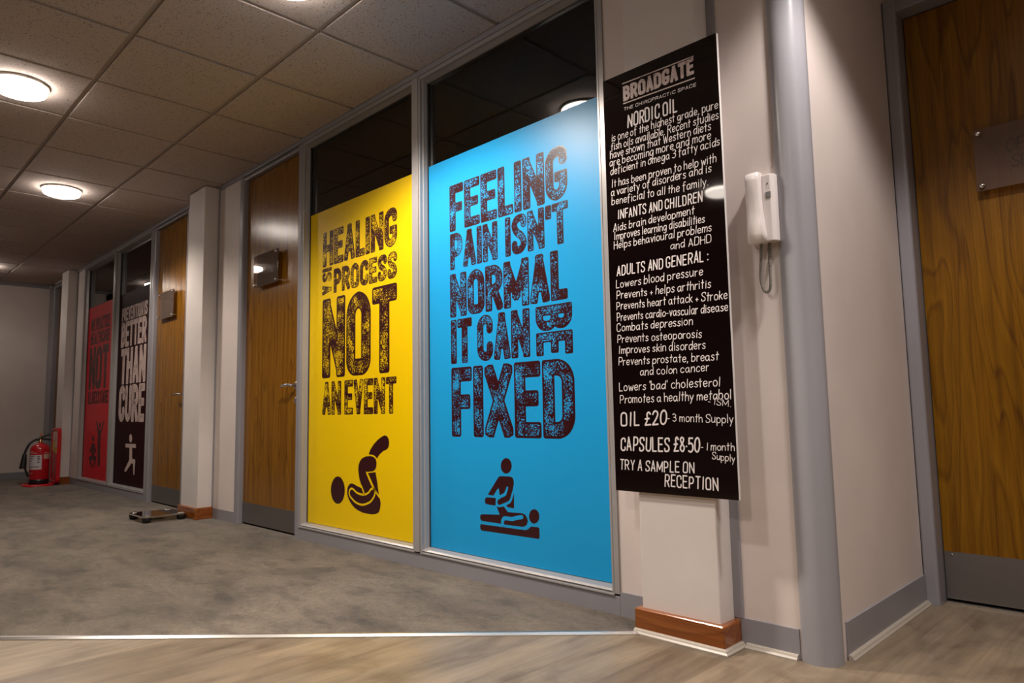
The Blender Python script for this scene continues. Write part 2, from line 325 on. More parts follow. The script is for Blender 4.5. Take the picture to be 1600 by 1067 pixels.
# ------------------------------------------------------------------ mesh helpers
class MB:
    def __init__(s): s.b = bmesh.new()
    def box(s, x0, x1, y0, y1, z0, z1, mi=0):
        vs = [s.b.verts.new(p) for p in ((x0, y0, z0), (x1, y0, z0), (x1, y1, z0), (x0, y1, z0), (x0, y0, z1), (x1, y0, z1), (x1, y1, z1), (x0, y1, z1))]
        for f in ((0, 3, 2, 1), (4, 5, 6, 7), (0, 1, 5, 4), (1, 2, 6, 5), (2, 3, 7, 6), (3, 0, 4, 7)):
            s.b.faces.new([vs[i] for i in f]).material_index = mi
        return s
    def poly(s, pts, mi=0):
        f = s.b.faces.new([s.b.verts.new(p) for p in pts]); f.material_index = mi; return s
    def prism(s, prof, axis, a, b, mi=0):
        """closed 2-D profile pushed along an axis ('x','y','z')"""
        def P(p, t):
            return {'x': (t, p[0], p[1]), 'y': (p[0], t, p[1]), 'z': (p[0], p[1], t)}[axis]
        A = [s.b.verts.new(P(p, a)) for p in prof]; B = [s.b.verts.new(P(p, b)) for p in prof]
        n = len(prof)
        for i in range(n):
            s.b.faces.new((A[i], A[(i+1) % n], B[(i+1) % n], B[i])).material_index = mi
        s.b.faces.new(A[::-1]).material_index = mi; s.b.faces.new(B).material_index = mi
        return s
    def rings(s, rr, cap=True, mi=0, smooth=True):
        """loft through rings of points"""
        R = [[s.b.verts.new(p) for p in r] for r in rr]; n = len(R[0])
        for a, b in zip(R, R[1:]):
            for i in range(n):
                f = s.b.faces.new((a[i], a[(i+1) % n], b[(i+1) % n], b[i])); f.material_index = mi; f.smooth = smooth
        if cap:
            for r_ in (rr[0][::-1], rr[-1]):          # caps get their own vertices so shading stays crisp
                s.b.faces.new([s.b.verts.new(p) for p in r_]).material_index = mi
        return s
    def lathe(s, prof, c=(0, 0, 0), n=32, mi=0, smooth=True, axis='z'):
        rr = []
        for r, z in prof:
            ring = []
            for i in range(n):
                a = 2*math.pi*i/n; x, y = max(r, 1e-4)*math.cos(a), max(r, 1e-4)*math.sin(a)
                p = {'z': (x, y, z), 'y': (x, z, y), 'x': (z, x, y)}[axis]
                ring.append((c[0]+p[0], c[1]+p[1], c[2]+p[2]))
            rr.append(ring)
        return s.rings(rr, True, mi, smooth)
    def tube(s, pts, r, n=8, mi=0, caps=True):
        pts = [Vector(p) for p in pts]; rr = []; up = Vector((0, 0, 1))
        prev = None
        for i, p in enumerate(pts):
            d = (pts[min(i+1, len(pts)-1)]-pts[max(i-1, 0)]).normalized()
            if prev is None:
                prev = d.orthogonal().normalized()
            prev = (prev-d*prev.dot(d)).normalized(); o = d.cross(prev)
            rad = r[i] if isinstance(r, (list, tuple)) else r
            rr.append([tuple(p+(prev*math.cos(2*math.pi*k/n)+o*math.sin(2*math.pi*k/n))*rad) for k in range(n)])
        return s.rings(rr, caps, mi)
    def xform(s, M): bmesh.ops.transform(s.b, matrix=M, verts=s.b.verts); return s
    def build(s, name, m, parent=None, bevel=0., seg=2, fix=True, origin=None, smooth_angle=None):
        if fix: bmesh.ops.recalc_face_normals(s.b, faces=s.b.faces)
        off = Vector((0, 0, 0))
        p = parent
        while p is not None: off += p.location; p = p.parent
        loc = Vector(origin)-off if origin is not None else Vector((0, 0, 0))
        for vtx in s.b.verts: vtx.co -= off+loc
        me = bpy.data.meshes.new(name); s.b.to_mesh(me); s.b.free()
        for mm in (m if isinstance(m, (list, tuple)) else [m]): me.materials.append(mm)
        o = bpy.data.objects.new(name, me); C.objects.link(o); o.location = loc
        if parent is not None: o.parent = parent
        if bevel:
            b = o.modifiers.new('bevel', 'BEVEL'); b.width = bevel; b.segments = seg; b.limit_method = 'ANGLE'; b.angle_limit = math.radians(40)
        return o
def empty(name, loc, **k):
    o = bpy.data.objects.new(name, None); C.objects.link(o); o.location = loc; o.empty_display_size = .1
    for a, v in k.items(): o[a] = v
    return o
def tag(o, label, cat, group=None):
    o['label'] = label; o['category'] = cat
    if group: o['group'] = group
    return o
def struct(o, label=None):
    o['kind'] = 'structure'
    if label: o['label'] = label
    return o
def copy_tree(o, parent=None):
    c = o.copy(); C.objects.link(c)
    if parent is not None: c.parent = parent
    for ch in list(o.children): copy_tree(ch, c)
    return c
def rrect(x0, x1, y0, y1, r, n=5):
    out = []
    for cx, cy_, a0 in ((x1-r, y1-r, 0), (x0+r, y1-r, 90), (x0+r, y0+r, 180), (x1-r, y0+r, 270)):
        for i in range(n+1):
            a = math.radians(a0+90*i/n); out.append((cx+r*math.cos(a), cy_+r*math.sin(a)))
    return out

# ------------------------------------------------------------------ lettering: stroke skeletons
# 's' straight bars, 'r' bars with rounded corners, 'c' smooth curve; capitals in a unit cell
CAPS = {
 'A': (1., [('s', (0, 0), (.5, 1)), ('s', (.5, 1), (1, 0)), ('s', (.22, .28), (.78, .28))]),
 'B': (1., [('s', (0, 0), (0, 1)), ('r', (0, 1), (.94, 1), (.94, .53), (0, .53)), ('r', (0, .53), (1, .53), (1, 0), (0, 0))]),
 'C': (1., [('r', (1, .73), (1, 1), (0, 1), (0, 0), (1, 0), (1, .27))]),
 'D': (1.03, [('s', (0, 0), (0, 1)), ('r', (0, 1), (1, 1), (1, 0), (0, 0))]),
 'E': (.92, [('s', (0, 0), (0, 1)), ('s', (0, 1), (1, 1)), ('s', (0, .52), (.85, .52)), ('s', (0, 0), (1, 0))]),
 'F': (.86, [('s', (0, 0), (0, 1)), ('s', (0, 1), (1, 1)), ('s', (0, .5), (.85, .5))]),
 'G': (1.02, [('r', (1, .79), (1, 1), (0, 1), (0, 0), (1, 0), (1, .42)), ('s', (1, .42), (.66, .42))]),
 'H': (1.05, [('s', (0, 0), (0, 1)), ('s', (1, 0), (1, 1)), ('s', (0, .52), (1, .52))]),
 'I': (.4, [('s', (.5, 0), (.5, 1))]),
 'L': (.82, [('s', (0, 0), (0, 1)), ('s', (0, 0), (1, 0))]),
 'M': (1.4, [('s', (0, 0), (0, 1)), ('s', (0, 1), (.5, .2)), ('s', (.5, .2), (1, 1)), ('s', (1, 1), (1, 0))]),
 'N': (1.08, [('s', (0, 0), (0, 1)), ('s', (0, 1), (1, 0)), ('s', (1, 0), (1, 1))]),
 'O': (1.05, [('r', (.5, 0), (0, 0), (0, 1), (1, 1), (1, 0), (.5, 0))]),
 'P': (.98, [('s', (0, 0), (0, 1)), ('r', (0, 1), (1, 1), (1, .42), (0, .42))]),
 'R': (1.02, [('s', (0, 0), (0, 1)), ('r', (0, 1), (1, 1), (1, .47), (0, .47)), ('s', (.5, .47), (1, 0))]),
 'S': (1., [('r', (1, .80), (1, 1), (0, 1), (0, .60), (1, .40), (1, 0), (0, 0), (0, .20))]),
 'T': (.98, [('s', (0, 1), (1, 1)), ('s', (.5, 0), (.5, 1))]),
 'U': (1.05, [('r', (0, 1), (0, 0), (1, 0), (1, 1))]),
 'V': (1., [('s', (0, 1), (.5, 0)), ('s', (.5, 0), (1, 1))]),
 'W': (1.4, [('s', (0, 1), (.25, 0)), ('s', (.25, 0), (.5, .8)), ('s', (.5, .8), (.75, 0)), ('s', (.75, 0), (1, 1))]),
 'X': (1.06, [('s', (0, 0), (1, 1)), ('s', (0, 1), (1, 0))]),
 'Y': (1., [('s', (0, 1), (.5, .48)), ('s', (1, 1), (.5, .48)), ('s', (.5, .48), (.5, 0))]),
 "'": (.36, [('s', (.5, 1), (.5, .82))]),
}
LOW = {
 'a': (.46, [('c', (.4, .5), (.26, .62), (.07, .54), (0, .3), (.1, .03), (.27, .08), (.4, .36)), ('c', (.4, .6), (.4, .2), (.46, 0))]),
 'b': (.44, [('s', (0, 1), (0, 0)), ('c', (0, .42), (.14, .6), (.34, .56), (.42, .3), (.32, .05), (.14, 0), (0, .14))]),
 'c': (.38, [('c', (.37, .52), (.22, .62), (.05, .5), (0, .3), (.06, .08), (.22, 0), (.38, .1))]),
 'd': (.44, [('c', (.4, .5), (.26, .62), (.07, .54), (0, .3), (.1, .03), (.27, .08), (.4, .36)), ('s', (.41, 1), (.41, 0))]),
 'e': (.4, [('c', (.02, .3), (.37, .35), (.34, .55), (.2, .62), (.04, .5), (0, .28), (.08, .06), (.22, 0), (.38, .1))]),
 'f': (.34, [('c', (.36, .95), (.24, 1), (.13, .85), (.12, .4), (.12, -.15)), ('s', (0, .58), (.3, .6))]),
 'g': (.43, [('c', (.4, .5), (.26, .62), (.07, .54), (0, .3), (.1, .03), (.27, .08), (.4, .36)), ('c', (.4, .6), (.41, 0), (.34, -.28), (.18, -.35), (.02, -.26))]),
 'h': (.4, [('s', (0, 1), (0, 0)), ('c', (0, .38), (.13, .58), (.28, .6), (.37, .42), (.38, 0))]),
 'i': (.1, [('s', (.05, .62), (.05, 0)), ('s', (.05, .82), (.06, .85))]),
 'k': (.38, [('s', (0, 1), (0, 0)), ('s', (.34, .62), (0, .26)), ('s', (.1, .36), (.37, 0))]),
 'l': (.1, [('s', (.05, 1), (.05, 0))]),
 'm': (.6, [('s', (0, .62), (0, 0)), ('c', (0, .4), (.12, .6), (.24, .58), (.29, .4), (.29, 0)), ('c', (.29, .4), (.41, .6), (.53, .58), (.58, .4), (.58, 0))]),
 'n': (.4, [('s', (0, .62), (0, 0)), ('c', (0, .38), (.13, .58), (.28, .6), (.37, .42), (.38, 0))]),
 'o': (.43, [('c', (.2, .62), (.05, .52), (0, .3), (.07, .06), (.21, 0), (.37, .1), (.42, .32), (.35, .54), (.2, .62))]),
 'p': (.43, [('s', (0, .62), (0, -.36)), ('c', (0, .42), (.14, .6), (.34, .56), (.42, .3), (.32, .05), (.14, 0), (0, .14))]),
 'r': (.28, [('s', (0, .62), (0, 0)), ('c', (0, .36), (.1, .56), (.27, .6))]),
 's': (.34, [('c', (.32, .54), (.18, .62), (.04, .52), (.08, .38), (.26, .27), (.32, .13), (.18, 0), (0, .08))]),
 't': (.3, [('s', (.14, .95), (.14, 0)), ('s', (0, .62), (.3, .64))]),
 'u': (.42, [('c', (0, .62), (0, .2), (.1, 0), (.26, .05), (.38, .25)), ('s', (.39, .62), (.39, 0))]),
 'v': (.36, [('s', (0, .62), (.18, 0)), ('s', (.18, 0), (.36, .62))]),
 'w': (.56, [('s', (0, .62), (.14, 0)), ('s', (.14, 0), (.28, .5)), ('s', (.28, .5), (.42, 0)), ('s', (.42, 0), (.56, .62))]),
 'y': (.4, [('s', (0, .62), (.2, .05)), ('s', (.4, .62), (.08, -.36))]),
 '0': (.5, [('c', (.25, 1), (.06, .85), (0, .5), (.06, .14), (.25, 0), (.43, .14), (.5, .5), (.43, .85), (.25, 1))]),
 '1': (.12, [('s', (.06, 1), (.06, 0))]),
 '2': (.46, [('c', (0, .78), (.1, .97), (.28, 1), (.42, .8), (.3, .45), (0, 0)), ('s', (0, 0), (.46, .02))]),
 '3': (.44, [('c', (.02, .92), (.2, 1), (.4, .8), (.3, .57), (.14, .53)), ('c', (.14, .53), (.38, .47), (.43, .2), (.25, 0), (0, .1))]),
 '5': (.44, [('s', (.42, 1), (.06, 1)), ('s', (.06, 1), (.03, .58)), ('c', (.03, .58), (.22, .64), (.42, .5), (.42, .18), (.2, 0), (0, .08))]),
 '8': (.46, [('c', (.4, .86), (.23, 1), (.05, .84), (.2, .55), (.44, .3), (.36, .04), (.2, 0), (.03, .14), (.06, .34), (.25, .55), (.4, .86))]),
 '£': (.5, [('c', (.46, .85), (.33, 1), (.18, .85), (.2, .4), (.02, 0)), ('s', (.02, 0), (.48, .02)), ('s', (.02, .48), (.36, .5))]),
 '-': (.26, [('s', (.02, .35), (.24, .35))]), '·': (.12, [('s', (.05, .42), (.07, .42))]),
 '.': (.08, [('s', (.03, 0), (.05, .02))]), ',': (.1, [('s', (.06, .04), (.01, -.14))]),
 ':': (.1, [('s', (.04, .1), (.05, .12)), ('s', (.04, .6), (.05, .62))]), '+': (.3, [('s', (.15, .46), (.15, .06)), ('s', (0, .26), (.3, .26))]),
 "'": (.08, [('s', (.04, 1), (.04, .8))]),
}
def smooth_curve(P, sub=6):
    P = [np.array(p, float) for p in P]; out = []
    Q = [2*P[0]-P[1]]+P+[2*P[-1]-P[-2]]
    if np.allclose(P[0], P[-1]): Q[0] = P[-2]; Q[-1] = P[1]
    for i in range(1, len(Q)-2):
        a, b, c, d = Q[i-1:i+3]
        for k in range(sub):
            t = k/sub
            out.append(.5*((2*b)+(-a+c)*t+(2*a-5*b+4*c-d)*t*t+(-a+3*b-3*c+d)*t**3))
    out.append(P[-1]); return out
def round_poly(P, r, n=6):
    P = [np.array(p, float) for p in P]; out = [P[0]]
    for a, b, c in zip(P, P[1:], P[2:]):
        d1 = a-b; d2 = c-b; l1 = np.linalg.norm(d1); l2 = np.linalg.norm(d2)
        k = min(r, l1*.5, l2*.5)
        p, e = b+d1/l1*k, b+d2/l2*k
        for i in range(n+1):
            t = i/n; out.append((1-t)**2*p+2*t*(1-t)*(b*.7+.15*(p+e))+t*t*e)
    out.append(P[-1]); return out
def strokes_abs(gl, fx, fy, rr):
    out = []
    for st in gl:
        pts = [(fx(p[0]), fy(p[1])) for p in st[1:]]
        if st[0] == 'c': pts = smooth_curve(pts)
        elif st[0] == 'r': pts = round_poly(pts, rr)
        out.append((st[0], [np.array(p, float) for p in pts]))
    return out
def seg_sdf(X, Z, a, b, h, ext, rnd):
    d = b-a; L = np.linalg.norm(d); d = d/(L+1e-9); m = (a+b)/2
    u = np.abs((X-m[0])*d[0]+(Z-m[1])*d[1])-(L/2+ext-rnd); v = np.abs(-(X-m[0])*d[1]+(Z-m[1])*d[0])-(h-rnd)
    return np.hypot(np.maximum(u, 0), np.maximum(v, 0))+np.minimum(np.maximum(u, v), 0)-rnd
def cap_sdf(X, Z, a, b, h):
    d = b-a; L2 = d@d+1e-12; t = np.clip(((X-a[0])*d[0]+(Z-a[1])*d[1])/L2, 0, 1)
    return np.hypot(X-a[0]-t*d[0], Z-a[1]-t*d[1])-h
def glyph_sdf(ch, W, H, t, res):
    h = t/2; m = .02*H
    xs = np.arange(-2*res, W+2.5*res, res); zs = np.arange(-2*res, H+2.5*res, res); X, Z = np.meshgrid(xs, zs)
    S = np.full(X.shape, 9.)
    for kind, P in strokes_abs(CAPS[ch][1], lambda x: h+x*(W-t), lambda y: h+y*(H-t), (W-t)*.62):
        if kind == 's': S = np.minimum(S, seg_sdf(X, Z, P[0], P[-1], h, h, h*.35))
        else:
            for a, b in zip(P, P[1:]): S = np.minimum(S, cap_sdf(X, Z, a, b, h))
            if not np.allclose(P[0], P[-1]):
                for e, n_ in ((P[0], P[1]), (P[-1], P[-2])):
                    d = (e-n_)/np.linalg.norm(e-n_)
                    S = np.minimum(S, seg_sdf(X, Z, e-d*h*.5, e, h, h*.55, h*.35))
    cx, cz = W/2, H/2; rn = h*.35
    u = np.abs(X-cx)-(W/2-rn); v = np.abs(Z-cz)-(H/2-rn)
    box = np.hypot(np.maximum(u, 0), np.maximum(v, 0))+np.minimum(np.maximum(u, v), 0)-rn
    return xs, zs, np.maximum(S, box)
def fill_iso(mb, xs, zs, S, place, mi):
    """filled contour S<0 as faces (cells inside are merged along rows)"""
    vc = {}
    def V(x, z):
        k = (round(x*1e5), round(z*1e5))
        if k not in vc: vc[k] = mb.b.verts.new(place(x, z))
        return vc[k]
    ny, nx = S.shape; ins = S < 0
    for j in range(ny-1):
        i = 0
        while i < nx-1:
            c = (ins[j, i], ins[j, i+1], ins[j+1, i+1], ins[j+1, i])
            if all(c):
                k = i
                while k < nx-1 and ins[j, k] and ins[j, k+1] and ins[j+1, k+1] and ins[j+1, k]: k += 1
                f = [V(xs[i], zs[j]), V(xs[k], zs[j]), V(xs[k], zs[j+1]), V(xs[i], zs[j+1])]
                try: mb.b.faces.new(f).material_index = mi
                except ValueError: pass
                i = k; continue
            if any(c):
                P = [(xs[i], zs[j], S[j, i]), (xs[i+1], zs[j], S[j, i+1]), (xs[i+1], zs[j+1], S[j+1, i+1]), (xs[i], zs[j+1], S[j+1, i])]
                out = []
                for a, b in zip(P, P[1:]+P[:1]):
                    if a[2] < 0: out.append((a[0], a[1]))
                    if (a[2] < 0) != (b[2] < 0):
                        t = a[2]/(a[2]-b[2]); out.append((a[0]+t*(b[0]-a[0]), a[1]+t*(b[1]-a[1])))
                vs = []
                for p in out:
                    vv = V(*p)
                    if vv not in vs: vs.append(vv)
                if len(vs) > 2:
                    try: mb.b.faces.new(vs).material_index = mi
                    except ValueError: pass
            i += 1
def word_layout(text, W, gapk=.10, space=.42):
    ws = [space if c == ' ' else CAPS[c][0] for c in text]
    tot = sum(ws)+gapk*(len(text)-1); k = W/tot; x = 0; out = []
    for c, wd in zip(text, ws):
        if c != ' ': out.append((c, x*k, wd*k))
        x += wd+gapk
    return out, k
def block_word(text, x0, x1, z0, z1, y, name, mats, parent, dz=.0006, tk=.37, edge=.10, rot=False):
    """heavy condensed capitals filling the rectangle; slot 0 ink, slot 1 worn ink"""
    mb = MB(); W, H = (x1-x0, z1-z0) if not rot else (z1-z0, x1-x0)
    lay, k = word_layout(text, W, .055, .42 if "'" in text else .24); t = k*tk
    t = min(t, H*.27)
    for c, gx, gw in lay:
        if c == "'": gw = max(gw, t*1.05)
        if c == 'I': gw = max(gw, t)
        res = min(.0034, t/9)
        xs, zs, S = glyph_sdf(c, gw, H, t, res)
        if rot: place = lambda d: (lambda x, z: (x0+z, y-d, z1-(gx+x)))
        else: place = lambda d: (lambda x, z: (x0+gx+x, y-d, z0+z))
        fill_iso(mb, xs, zs, S, place(0), 0)
        fill_iso(mb, xs, zs, S+t*edge, place(dz), 1)
    for f in mb.b.faces:
        if f.normal.y > 0: f.normal_flip()
    return mb.build(name, mats, parent, fix=False)
def ribbon(mb, pts, h, y, mi=0):
    """pen strokes of half-width h as one flat outline (no overlapping faces)"""
    lines = pts if isinstance(pts[0][0], (list, tuple, np.ndarray)) else [pts]
    lines = [[np.array(p, float) for p in l] for l in lines]
    allp = np.array([p for l in lines for p in l]); lo = allp.min(0)-h*1.6; hi = allp.max(0)+h*1.6
    res = max(h*.6, min((hi-lo).max()/160, h)); xs = np.arange(lo[0], hi[0]+res, res); zs = np.arange(lo[1], hi[1]+res, res)
    X, Z = np.meshgrid(xs, zs); S = np.full(X.shape, 9.)
    for l in lines:
        for a, b in zip(l, l[1:]): S = np.minimum(S, cap_sdf(X, Z, a, b, h))
    fill_iso(mb, xs, zs, S, lambda x, z: (x, y, z), mi)
def fill_polys(mb, polys, y, res=.0035, mi=0):
    allp = np.array([p for l in polys for p in l], float); lo = allp.min(0)-res*2; hi = allp.max(0)+res*2
    xs = np.arange(lo[0], hi[0]+res, res); zs = np.arange(lo[1], hi[1]+res, res); X, Z = np.meshgrid(xs, zs); S = np.full(X.shape, 9.)
    for l in polys:
        P = [np.array(p, float) for p in l]; D = np.full(X.shape, 9.); ins = np.zeros(X.shape, bool)
        for a, b in zip(P, P[1:]+P[:1]):
            D = np.minimum(D, cap_sdf(X, Z, a, b, 0.))
            if a[1] != b[1]:
                c = ((a[1] > Z) != (b[1] > Z)) & (X < (b[0]-a[0])*(Z-a[1])/(b[1]-a[1])+a[0]); ins ^= c
        S = np.minimum(S, np.where(ins, -D, D))
    fill_iso(mb, xs, zs, S, lambda x, z: (x, y, z), mi)
def hand_line(mb, text, x0, z0, x1, z1, cap, heavy, y, hw=None, jit=1.):
    """hand-drawn line of writing from (x0,z0) to (x1,z1)"""
    rnd = random.Random(text); adv = []
    capw = .46 if not heavy else .48
    for c in text:
        if c == ' ': adv.append(.26)
        elif c in LOW: adv.append(LOW[c][0]+.17)
        else: adv.append(CAPS[c][0]*capw+(.28 if heavy else .20))
    k = (x1-x0)/max(sum(adv)-.15, .01); x = 0.
    slope = (z1-z0)/(x1-x0); h = hw or (cap*.052 if not heavy else cap*.062)
    for c, a in zip(text, adv):
        if c != ' ':
            jx, jz, sh = rnd.uniform(-.02, .02)*jit, rnd.uniform(-.03, .03)*jit, .06+rnd.uniform(-.05, .05)*jit
            sc_ = 1+rnd.uniform(-.06, .06)*jit
            if c in LOW: w_, gl = 1., LOW[c][1]
            else:
                w_, gl = CAPS[c][0]*capw, CAPS[c][1]
            fx = lambda q: q*w_
            lines = []
            for kind, P in strokes_abs(gl, fx, lambda q: q*sc_, .22):
                pts = []
                for p in P:
                    xx = x0+(x+jx+p[0]+p[1]*sh)*k; zz = z0+(p[1]+jz)*cap
                    pts.append((xx, zz+slope*(xx-x0)))
                lines.append(pts)
            ribbon(mb, lines, h, y)
        x += a
# ================================================================== THE ROOM
X_END, X_RIGHT, Y_BACK, Z_C = -10.67, 3.3, -4.9, 2.48
EDGE_A, EDGE_B = (-1.42, -.125), (-6.47, -4.9)      # carpet / vinyl joint
# floor: vinyl planks on the right of the joint, carpet on the left
mb = MB(); mb.poly([(EDGE_B[0], EDGE_B[1], 0), (X_RIGHT, Y_BACK, 0), (X_RIGHT, 1.2, 0), (-.7, 1.2, 0), (-1.42, .1, 0), (EDGE_A[0], EDGE_A[1], 0)])
struct(mb.build('floor', VINYL), 'pale wood-look vinyl plank floor')
mb = MB(); P = [(EDGE_B[0], EDGE_B[1]), (EDGE_A[0], EDGE_A[1]), (-1.42, .1), (X_END, .1), (X_END, Y_BACK)]
mb.prism([(p[0], p[1]) for p in P], 'z', -.012, .004)
struct(mb.build('floor_carpet', CARPET), 'grey mottled cut pile carpet')
d = Vector((EDGE_B[0]-EDGE_A[0], EDGE_B[1]-EDGE_A[1])).normalized(); n_ = Vector((-d.y, d.x))
mb = MB(); a = Vector(EDGE_A); b = Vector(EDGE_B)
if n_.x < 0: n_ = -n_
prof = [(-.006, 0.), (-.006, .0085), (.004, .0085), (.016, .003), (.016, 0.)]
rr = []
for e in (a-d*.03, b): rr.append([(e.x+n_.x*u_, e.y+n_.y*u_, z_) for u_, z_ in prof])
mb.rings(rr, smooth=False); struct(mb.build('trim_1', STRIP), 'thin bright metal strip where carpet meets vinyl')

# ceiling: tegular tiles dropped a little below an exposed grid
CL = MB(); PH_X, PH_Y, TS, GAP = -2.737, -.568, .6, .012
x0 = PH_X-.6*14; y0 = PH_Y-.6*8
for i in range(26):
    for j in range(12):
        xa, xb = x0+i*TS+GAP, x0+(i+1)*TS-GAP; ya, yb = y0+j*TS+GAP, y0+(j+1)*TS-GAP
        xa, xb = max(xa, X_END), min(xb, X_RIGHT); ya, yb = max(ya, Y_BACK), min(yb, 1.2)
        if j == 8 and xb < -.8: yb = min(yb, -.012)
        if j > 8 and xb < -.8: continue
        if xb-xa < .02 or yb-ya < .02: continue
        CL.box(xa, xb, ya, yb, Z_C, Z_C+.02)
ceil = struct(CL.build('ceiling', TILE, None, bevel=.002, seg=1), 'suspended ceiling of speckled mineral tiles')
mb = MB(); mb.box(X_END, X_RIGHT, Y_BACK, 1.2, Z_C+.008, Z_C+.03)
g = mb.build('ceiling_grid', TEE, ceil)

# walls
def wall(name, boxes, m=WALL, label=None):
    mb = MB()
    for b_ in boxes: mb.box(*b_)
    return struct(mb.build(name, m), label)
wall('wall_front', [(-9.62, -8.985, 0, .1, 0, 2.5), (-5.86, -4.856, 0, .1, 0, 2.5), (-1.563, -.868, 0, .1, 0, 2.5), (-10.45, -9.62, .0, .1, 2.46, 2.5)])
wall('wall_return', [(-.925, -.818, .05, .98, 0, 2.5)])
wall('wall_side', [(-.818, -.80, .955, 1.06, 2.335, 2.5), (.05, X_RIGHT, .955, 1.06, 0, 2.5), (-.80, .05, .955, 1.06, 2.36, 2.5)])
wall('wall_end', [(X_END-.1, X_END, Y_BACK-.1, .2, 0, 2.5)])
wall('wall_back', [(X_END, X_RIGHT, Y_BACK-.1, Y_BACK, 0, 2.5)], BACKW)
wall('wall_right', [(X_RIGHT, X_RIGHT+.1, Y_BACK-.1, 1.06, 0, 2.5)], BACKW)
# unlit offices behind the glazing
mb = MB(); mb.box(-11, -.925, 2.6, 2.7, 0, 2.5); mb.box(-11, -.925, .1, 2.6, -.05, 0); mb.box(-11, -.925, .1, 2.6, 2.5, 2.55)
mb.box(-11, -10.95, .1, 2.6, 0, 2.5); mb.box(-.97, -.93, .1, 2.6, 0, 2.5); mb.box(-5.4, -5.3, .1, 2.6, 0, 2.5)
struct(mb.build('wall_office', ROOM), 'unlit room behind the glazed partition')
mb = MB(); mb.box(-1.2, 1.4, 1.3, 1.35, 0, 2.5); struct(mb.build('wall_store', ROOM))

# columns
def column(name, x0, x1, yf, skirt, zb=.078, oak=SKIRT, label=None):
    mb = MB(); mb.box(x0, x1, yf, 0, 0, 2.474); struct(mb.build('wall_'+name, PIER, bevel=.004), label)
    if skirt:
        mb = MB(); t = .02
        mb.prism([(x0-t, yf-t), (x1+t, yf-t), (x1+t, 0), (x0-t, 0)], 'z', .0, zb)
        struct(mb.build('baseboard_'+name, oak, bevel=.006, seg=3), 'varnished oak skirting around the white column')
column('near_column', -1.407, -1.120, -.089, True, .080, label='white boxed column behind the black board')
column('middle_column', -5.545, -5.234, -.107, True, .085, label='white boxed column between the two doors')
column('far_column', -9.60, -9.299, -.098, True, .085, label='white boxed column behind the fire extinguisher')
# grey cover strips beside the columns
mb = MB(); mb.box(-1.120, -1.088, -.006, 0, .085, 2.475); struct(mb.build('trim_2', GREY, bevel=.002))
mb = MB(); mb.box(-5.234, -5.212, -.006, 0, .085, 2.475); struct(mb.build('trim_3', GREY, bevel=.002))
mb = MB(); mb.box(-9.299, -9.28, -.006, 0, .085, 2.475); struct(mb.build('trim_4', GREY, bevel=.002))
# ceiling edge channel
mb = MB(); mb.box(-9.28, -5.56, -.014, 0, 2.452, 2.479); mb.box(-5.21, -1.42, -.014, 0, 2.452, 2.479)
struct(mb.build('trim_5', GREY, bevel=.002))
mb = MB(); mb.box(X_END, X_END+.014, Y_BACK, -.02, 2.44, 2.479); struct(mb.build('trim_6', GREY, bevel=.002))

# baseboards of the partition (flush grey plinth)
def plinth(name, x0, x1, h=.078, y=-.004): 
    mb = MB(); mb.box(x0, x1, y, .02, 0, h); return struct(mb.build('baseboard_'+name, GREY, bevel=.0015), 'grey painted plinth')
plinth('window_near', -3.953, -1.563, .070)
plinth('slice_near', -1.563, -1.427, .088)
plinth('phone_wall', -1.10, -.915, .088)
plinth('slice_middle', -5.214, -4.856, .078)
plinth('window_far', -8.985, -6.71, .080)
plinth('slice_far', -9.28, -8.985, .080)
mb = MB(); mb.box(-.82, -.812, .09, .872, 0, .108); struct(mb.build('baseboard_return', GREY, bevel=.0015), 'grey skirting on the short return wall')
mb = MB(); mb.box(X_END, X_END+.008, Y_BACK, -.0, 0, .085); struct(mb.build('baseboard_end', GREY, bevel=.0015))
# cream bead between skirting and vinyl
BP = [(0, 0), (.017, 0), (.017, .004), (.012, .009), (.010, .013), (.004, .016), (0, .016)]
mb = MB(); yb = -.109; xl, xr = -1.425, -1.100
mb.rings([[(xl, yb-u_, z_) for u_, z_ in BP], [(xr+u_, yb-u_, z_) for u_, z_ in BP], [(xr+u_, -.004, z_) for u_, z_ in BP]], smooth=False)
mb.prism([(-.004-u_, z_) for u_, z_ in BP], 'x', -1.080, -.92)
mb.rings([[(-.812+u_, .085, z_) for u_, z_ in BP], [(-.812+u_, .88, z_) for u_, z_ in BP]], smooth=False)
struct(mb.build('trim_7', BEAD), 'cream bead along the foot of the skirting')

# grey round corner post
mb = MB(); mb.lathe([(.0585, 0), (.0585, 2.478)], (-.868, .038, 0), 48)
struct(mb.build('trim_8', POST), 'grey round post on the wall corner')

